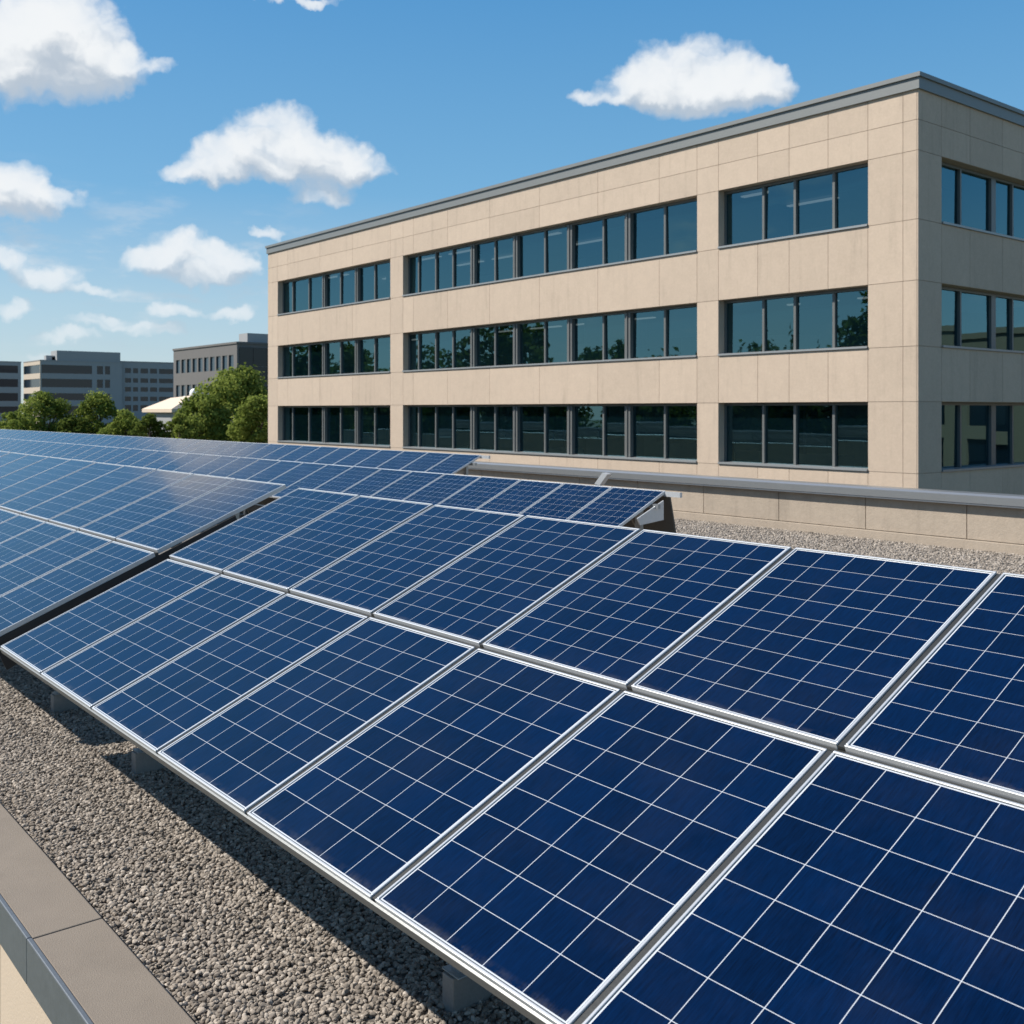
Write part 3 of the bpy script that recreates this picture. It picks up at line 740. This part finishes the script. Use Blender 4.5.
# ------------------------------------------------------------------ far buildings
def far_block(name, label, x0, x1, y0, y1, top, rows, faces, wallm, glassm, th=.35, cap=None, lit=None):
    """x1,y0 is the corner towards us; faces: 'y' (front, y = y0) and 'x' (side, x = x1) -> list of openings along the face"""
    root = thing(name, label, 'building', ((x0 + x1) / 2, (y0 + y1) / 2, STREET))
    wl = MB(); zs = [STREET] + [z for r in rows for z in r] + [top]
    for face, (lo, hi) in (('y', (x0, x1)), ('x', (y0 + th, y1))):
        op = faces.get(face, [])
        def bx(m, a, b, d0, d1, u0, u1):
            m.box(a, b, y0 + d0, y0 + d1, u0, u1) if face == 'y' else m.box(x1 - d1, x1 - d0, a, b, u0, u1)
        wmb = MB()
        ed = [lo] + [v for o_ in op for v in o_] + [hi]
        for p, q in zip(ed[::2], ed[1::2]): 
            if q > p: bx(wmb, p, q, 0, th, STREET, top)
        for p, q in op:
            for u0, u1 in zip(zs[::2], zs[1::2]): bx(wmb, p, q, .003, th, u0, u1)
            for u0, u1 in rows:
                gm = MB(); bx(gm, p, q, th - .12, th - .04, u0, u1)
                obj('window', gm, glassm, root)
        obj('wall', wmb, (lit if face == 'y' and lit else wallm), root)
    wl.box(x0, x1 - th, y0 + th, y1, STREET, top - .02)
    obj('rear_wall', wl, wallm, root)
    rf = MB().box(x0 - .15, x1 + .15, y0 - .15, y1 + .15, top, top + .35); r_ = obj('roof', rf, cap or wallm, root)
    return root, r_

# block with punched windows, right behind the trees
Yr = 78.; xr1 = Xof(237, Yr); xr0 = Xof(173.5, Yr); zt = Zof(341.5, xr1, Yr)
z = lambda py: Zof(py, Xof(205, Yr), Yr)
ops = []
n = 10
for k in range(n):
    a = xr0 + (xr1 - xr0) * (.045 + .093 * k); ops.append((a, a + (xr1 - xr0) * .070))
rt, rr = far_block('office_building', 'dark taupe block with narrow upright windows behind the large tree', xr0, xr1, Yr, Yr + 16, zt - .35,
          [(-10.4, -8.4), (-5.5, -2.9), (z(397.5), z(384.)), (z(371.5), z(357.5))], {'y': ops}, 'far_wall_warm', 'far_glass_blue')
gm = MB()
for k in range(6):
    [gm.box(xr1 - .02, xr1 + .10, Yr + .4 + k * 2.6, Yr + 2.9 + k * 2.6, u, u + 3.1) for u in (STREET + .1, -8.7, -5.4, -2.1, 1.2, 4.5, 7.8) if u + 3.1 < zt]
obj('curtain_wall', gm, 'curtain_glass', rt)
obj('penthouse', MB().box(xr1 - 4, xr1 - .6, Yr + 2.2, Yr + 13, zt, zt + 1.6), 'far_wall', rr)

# grey block with ribbon windows and a cream lit end
X2 = Xof(40, 128.); Y2 = 128.
y2b = Yof(122, X2); ym = Yof(92, X2); yn = Yof(97, X2); yo = Yof(103, X2); yp = Yof(105, X2); yq = Yof(110, X2)
zz = lambda py: Zof(py, X2, Y2)
rows2 = [(zz(432), zz(424)), (zz(414), zz(406.)), (zz(400), zz(393)), (zz(387), zz(378.5)), (zz(373), zz(364.5))]
x2w = Xof(23.5, Y2)
r2, rf2 = far_block('office_building', 'grey block with ribbon windows, a cream end wall and a rooftop plant room', x2w, X2, Y2, y2b, zz(360.5), rows2,
          {'y': [(x2w + .3, X2 - .25)], 'x': [(Y2 + .6, ym), (yn, yo), (yp, yq)]}, 'far_wall', 'far_glass', lit='far_cream')
obj('penthouse', MB().box(X2 - 9, X2 - .2, Yof(57, X2), Yof(120.5, X2), zz(360), zz(349.8)), 'far_wall', rf2)
for px_, w__, h__ in ((46, 4, 2.2), (52, 3, 1.6)):
    yq_ = Yof(px_, X2 - 3); obj('plant_unit', MB().box(X2 - 6, X2 - 3, yq_, yq_ + w__ * 1.5, zz(360), zz(360) + h__), 'far_wall', rf2)
# lower wing to its right
X3 = X2 - 2.5; Y3 = y2b + .6; y3e = Yof(174, X3)
z3 = lambda py: Zof(py, X3, Yof(124, X3))
op3 = []; a = Yof(125, X3)
for p, q in ((125, 131), (133, 138), (140.5, 148), (150, 157), (159, 173)): op3.append((Yof(p, X3), Yof(q, X3)))
far_block('office_building', 'long lower grey wing with four rows of windows', X3 - 18, X3, Y3, y3e + 6, z3(361.8),
          [(z3(432), z3(424)), (z3(411), z3(405)), (z3(401), z3(396.5)), (z3(391.5), z3(387)), (z3(382.5), z3(378)), (z3(373), z3(368.))], {'x': op3}, 'far_wall', 'far_glass')
# block at the left edge of the picture
X4 = X2 - 75; y4 = Yof(-40, X4); y4e = Yof(21, X4)
z4 = lambda py: Zof(py, X4, Yof(10, X4))
far_block('office_building', 'grey block with dark ribbon windows cut by the picture edge', X4 - 20, X4, y4, y4e, z4(362),
          [(z4(432), z4(424)), (z4(413.), z4(406.5)), (z4(401), z4(393)), (z4(387), z4(379)), (z4(373), z4(365.5))], {'x': [(y4 + 2, Yof(18, X4))]}, 'far_wall', 'far_glass')

# pale pavilion between the trees
Yp = at_depth(160, 110)[1]; xa, xb = Xof(147, Yp), Xof(174, Yp); zt_ = Zof(403, xa, Yp); ze_ = Zof(409, xa, Yp)
pv = thing('pavilion', 'low pavilion with a pale cream roof between the trees', 'pavilion', ((xa + xb) / 2, Yp + 3, STREET))
ym_ = Yp + 3
rf = MB(); 
rf.v = [(xa - .4, Yp - .4, ze_), (xb + .4, Yp - .4, ze_), (xb + .4, Yp + 6.4, ze_), (xa - .4, Yp + 6.4, ze_), (xa + .9, Yp + 2.2, zt_ + .55), (xb - .9, Yp + 2.2, zt_ + .75), (xb - .9, Yp + 3.8, zt_ + .75), (xa + .9, Yp + 3.8, zt_ + .55),
        (xa - .4, Yp - .4, ze_ - .35), (xb + .4, Yp - .4, ze_ - .35), (xb + .4, Yp + 6.4, ze_ - .35), (xa - .4, Yp + 6.4, ze_ - .35)]
rf.f = [(0, 1, 5, 4), (1, 2, 6, 5), (2, 3, 7, 6), (3, 0, 4, 7), (4, 5, 6, 7), (8, 11, 10, 9), (0, 8, 9, 1), (1, 9, 10, 2), (2, 10, 11, 3), (3, 11, 8, 0)]
obj('roof', rf, 'pale_roof', pv)
obj('wall', MB().box(xa, xb, Yp, Yp + 6, STREET, ze_ - .351), 'far_wall', pv)
import bmesh as _bm
xd = Xof(165, Yp)
vt = thing('roof_vent', 'white rounded vent unit on the pale pavilion roof', 'vent', (xd, Yp + 3, zt_ + .4))
bm = _bm.new(); _bm.ops.create_uvsphere(bm, u_segments=16, v_segments=10, radius=.5)
for v in bm.verts: v.co.z = max(v.co.z, -.25) * 1.15
mdl = bpy.data.meshes.new('dome'); bm.to_mesh(mdl); bm.free(); mdl.shade_smooth(); mdl.materials.append(M['white'])
dm = bpy.data.objects.new('dome', mdl); col.objects.link(dm); dm.parent = vt; dm.location = (.35, 0, .55)
obj('housing', MB().box(-1.6, .9, -.5, .5, -.1, .32), 'white', vt, local=True, bevel=.08)

# neighbour that only the side windows mirror
nb, _ = far_block('office_building', 'beige neighbouring block mirrored in the shaded side windows', -9, 34, 62, 80, 4.6, [(-4.5, -2.0), (-1.2, 1.6)],
          {'y': [(-7 + 3.2 * k, -5.2 + 3.2 * k) for k in range(12)]}, 'neighbour_wall', 'far_glass')

# ------------------------------------------------------------------ trees
def leaves(centres, radii, n, size, seed, squash=.8):
    rg = np.random.default_rng(seed)
    ctr = np.array(centres); rad = np.array(radii)
    pr = rad ** 2 / (rad ** 2).sum(); k = rg.choice(len(ctr), n, p=pr)
    d = rg.normal(size=(n, 3)); d /= np.linalg.norm(d, axis=1)[:, None]
    rr_ = rad[k] * rg.uniform(.30, 1.0, n) ** .6 * np.where(rg.random(n) < .16, rg.uniform(1.05, 1.45, n), 1.0)
    p = ctr[k] + d * rr_[:, None] * np.array((1, 1, squash))
    nrm = d + rg.normal(size=(n, 3)) * .7; nrm /= np.linalg.norm(nrm, axis=1)[:, None]
    a = np.cross(nrm, rg.normal(size=(n, 3))); a /= np.linalg.norm(a, axis=1)[:, None]; b = np.cross(nrm, a)
    sz = size * rg.uniform(.6, 1.35, n)[:, None]
    bend = nrm * sz * .18
    v = np.stack([p - a * sz, p - b * sz * .62 + bend, p + a * sz, p + b * sz * .62 + bend], 1).reshape(-1, 3)
    tone = np.clip(rg.normal(.5, .22, n) + (rg.uniform(-.25, .25, len(ctr)))[k], 0, 1)
    return v, tone
def leaf_obj(name, v, tone, m, parent=None):
    n = len(tone); me = bpy.data.meshes.new(name)
    if parent is not None: v = v - np.array(world_loc(parent))
    me.vertices.add(4 * n); me.vertices.foreach_set('co', v.astype(np.float32).ravel())
    me.loops.add(4 * n); me.loops.foreach_set('vertex_index', np.arange(4 * n, dtype=np.int32))
    me.polygons.add(n); me.polygons.foreach_set('loop_start', np.arange(0, 4 * n, 4, dtype=np.int32))
    at = me.attributes.new('leaf_tone', 'FLOAT', 'FACE'); at.data.foreach_set('value', tone.astype(np.float32))
    me.update(); me.validate(); me.materials.append(M[m])
    o = bpy.data.objects.new(name, me); col.objects.link(o)
    if parent is not None: o.parent = parent
    return o
def tree(label, px, pt, dist, half, seed, lobes=9, m='leaf', nleaf=5200, size=.16, low=None, shape=1.0):
    """px/pt: where the crown's middle and top stand; half: crown half width in metres"""
    x, Y = at_depth(px, dist); top = Zof(pt, x, Y); rg = np.random.default_rng(seed)
    base = top - half * 2.6 if low is None else low
    root = thing('tree', label, 'tree', (x, Y, STREET), 'trees beyond the roof')
    h = top - base; tr = MB()
    tr.tube((x, Y, STREET), (x + .1, Y, base + h * .2), .05 * half + .14, .04 * half + .08, 10)
    tr.tube((x + .1, Y, base + h * .2), (x - .1, Y + .1, base + h * .75), .04 * half + .08, .03, 8)
    cs = []; rs = []
    for k in range(lobes * 3):
        u = (k + .5) / (lobes * 3); zz_ = base + h * (.12 + .80 * u)
        wd = half * math.sin(math.pi * (.12 + .80 * u) ** shape) ** .75
        an = k * 2.4 + rg.uniform(-.4, .4); q = wd * rg.uniform(.35, .82)
        c = (x + q * math.cos(an), Y + q * math.sin(an), zz_ + rg.uniform(-.1, .1) * h * .3)
        cs.append(c); rs.append(half * rg.uniform(.15, .40))
        if k % 2 == 0: tr.tube((x, Y, base + h * (.1 + .4 * u)), c, .03 * half + .02, .015, 5)
    cs.append((x, Y, top - half * .22)); rs.append(half * .24)
    v, tone = leaves(cs, rs, int(nleaf * 1.5), size * .82, seed)
    obj('trunk', tr, 'bark', root)
    leaf_obj('crown', v, tone, m, root)
    return root
tree('broad green tree in front of the cream-ended grey block', 44, 391, 92, 3.0, 11, nleaf=6000)
tree('small green tree at the left, low beside the roof edge', 14, 410, 86, 2.2, 12, nleaf=3500)
tree('rounded tree before the ribbon-windowed block, just right of its middle', 97, 393, 94, 2.5, 13, nleaf=5000)
tree('low bushy tree left of the pale pavilion', 124, 408, 88, 2.2, 14, nleaf=4200)
tree('dark low tree under the pale pavilion roof', 150, 415, 84, 2.0, 15, m='leaf_dark', nleaf=3800)
tree('tall pointed green tree hiding the dark taupe block', 237, 367, 96, 4.5, 16, lobes=12, nleaf=11000, size=.2, low=-6.0, shape=.85)
tree('broad tree in front, left of the tall pointed one', 203, 393, 92, 3.5, 17, lobes=10, nleaf=7000, size=.19, low=-5.5)
tree('low tree at the corner of the beige office', 258, 396, 88, 3.0, 18, lobes=9, nleaf=6000, size=.18, low=-5.5)
tree('small tree filling in below the broad one, near the roof line', 180, 412, 84, 2.1, 19, lobes=8, nleaf=4000, size=.16)
tree('low dark tree between the two left trees', 72, 416, 90, 1.8, 20, m='leaf_dark', nleaf=3200)

# the wood across the street that the office glass mirrors
rg_ = np.random.default_rng(3); cs = []; rs = []
for k in range(120):
    x = rg_.uniform(-230, -45); yy = -44 + rg_.uniform(-8, 8); hgt = 19.2 + 3.0 * math.sin(x * .09) + 2.5 * math.sin(x * .31 + 1) + rg_.uniform(-1.5, 1.5)
    for zz_ in np.arange(2, hgt, 3.2):
        cs.append((x + rg_.uniform(-1, 1), yy, STREET + zz_)); rs.append(rg_.uniform(2.0, 3.6))
v, tone = leaves(cs, rs, 130000, .46, 21)
wd = kind(leaf_obj('wood', v, tone, 'leaf_dark'), 'stuff'); wd['label'] = 'belt of trees across the street mirrored in the office glass'
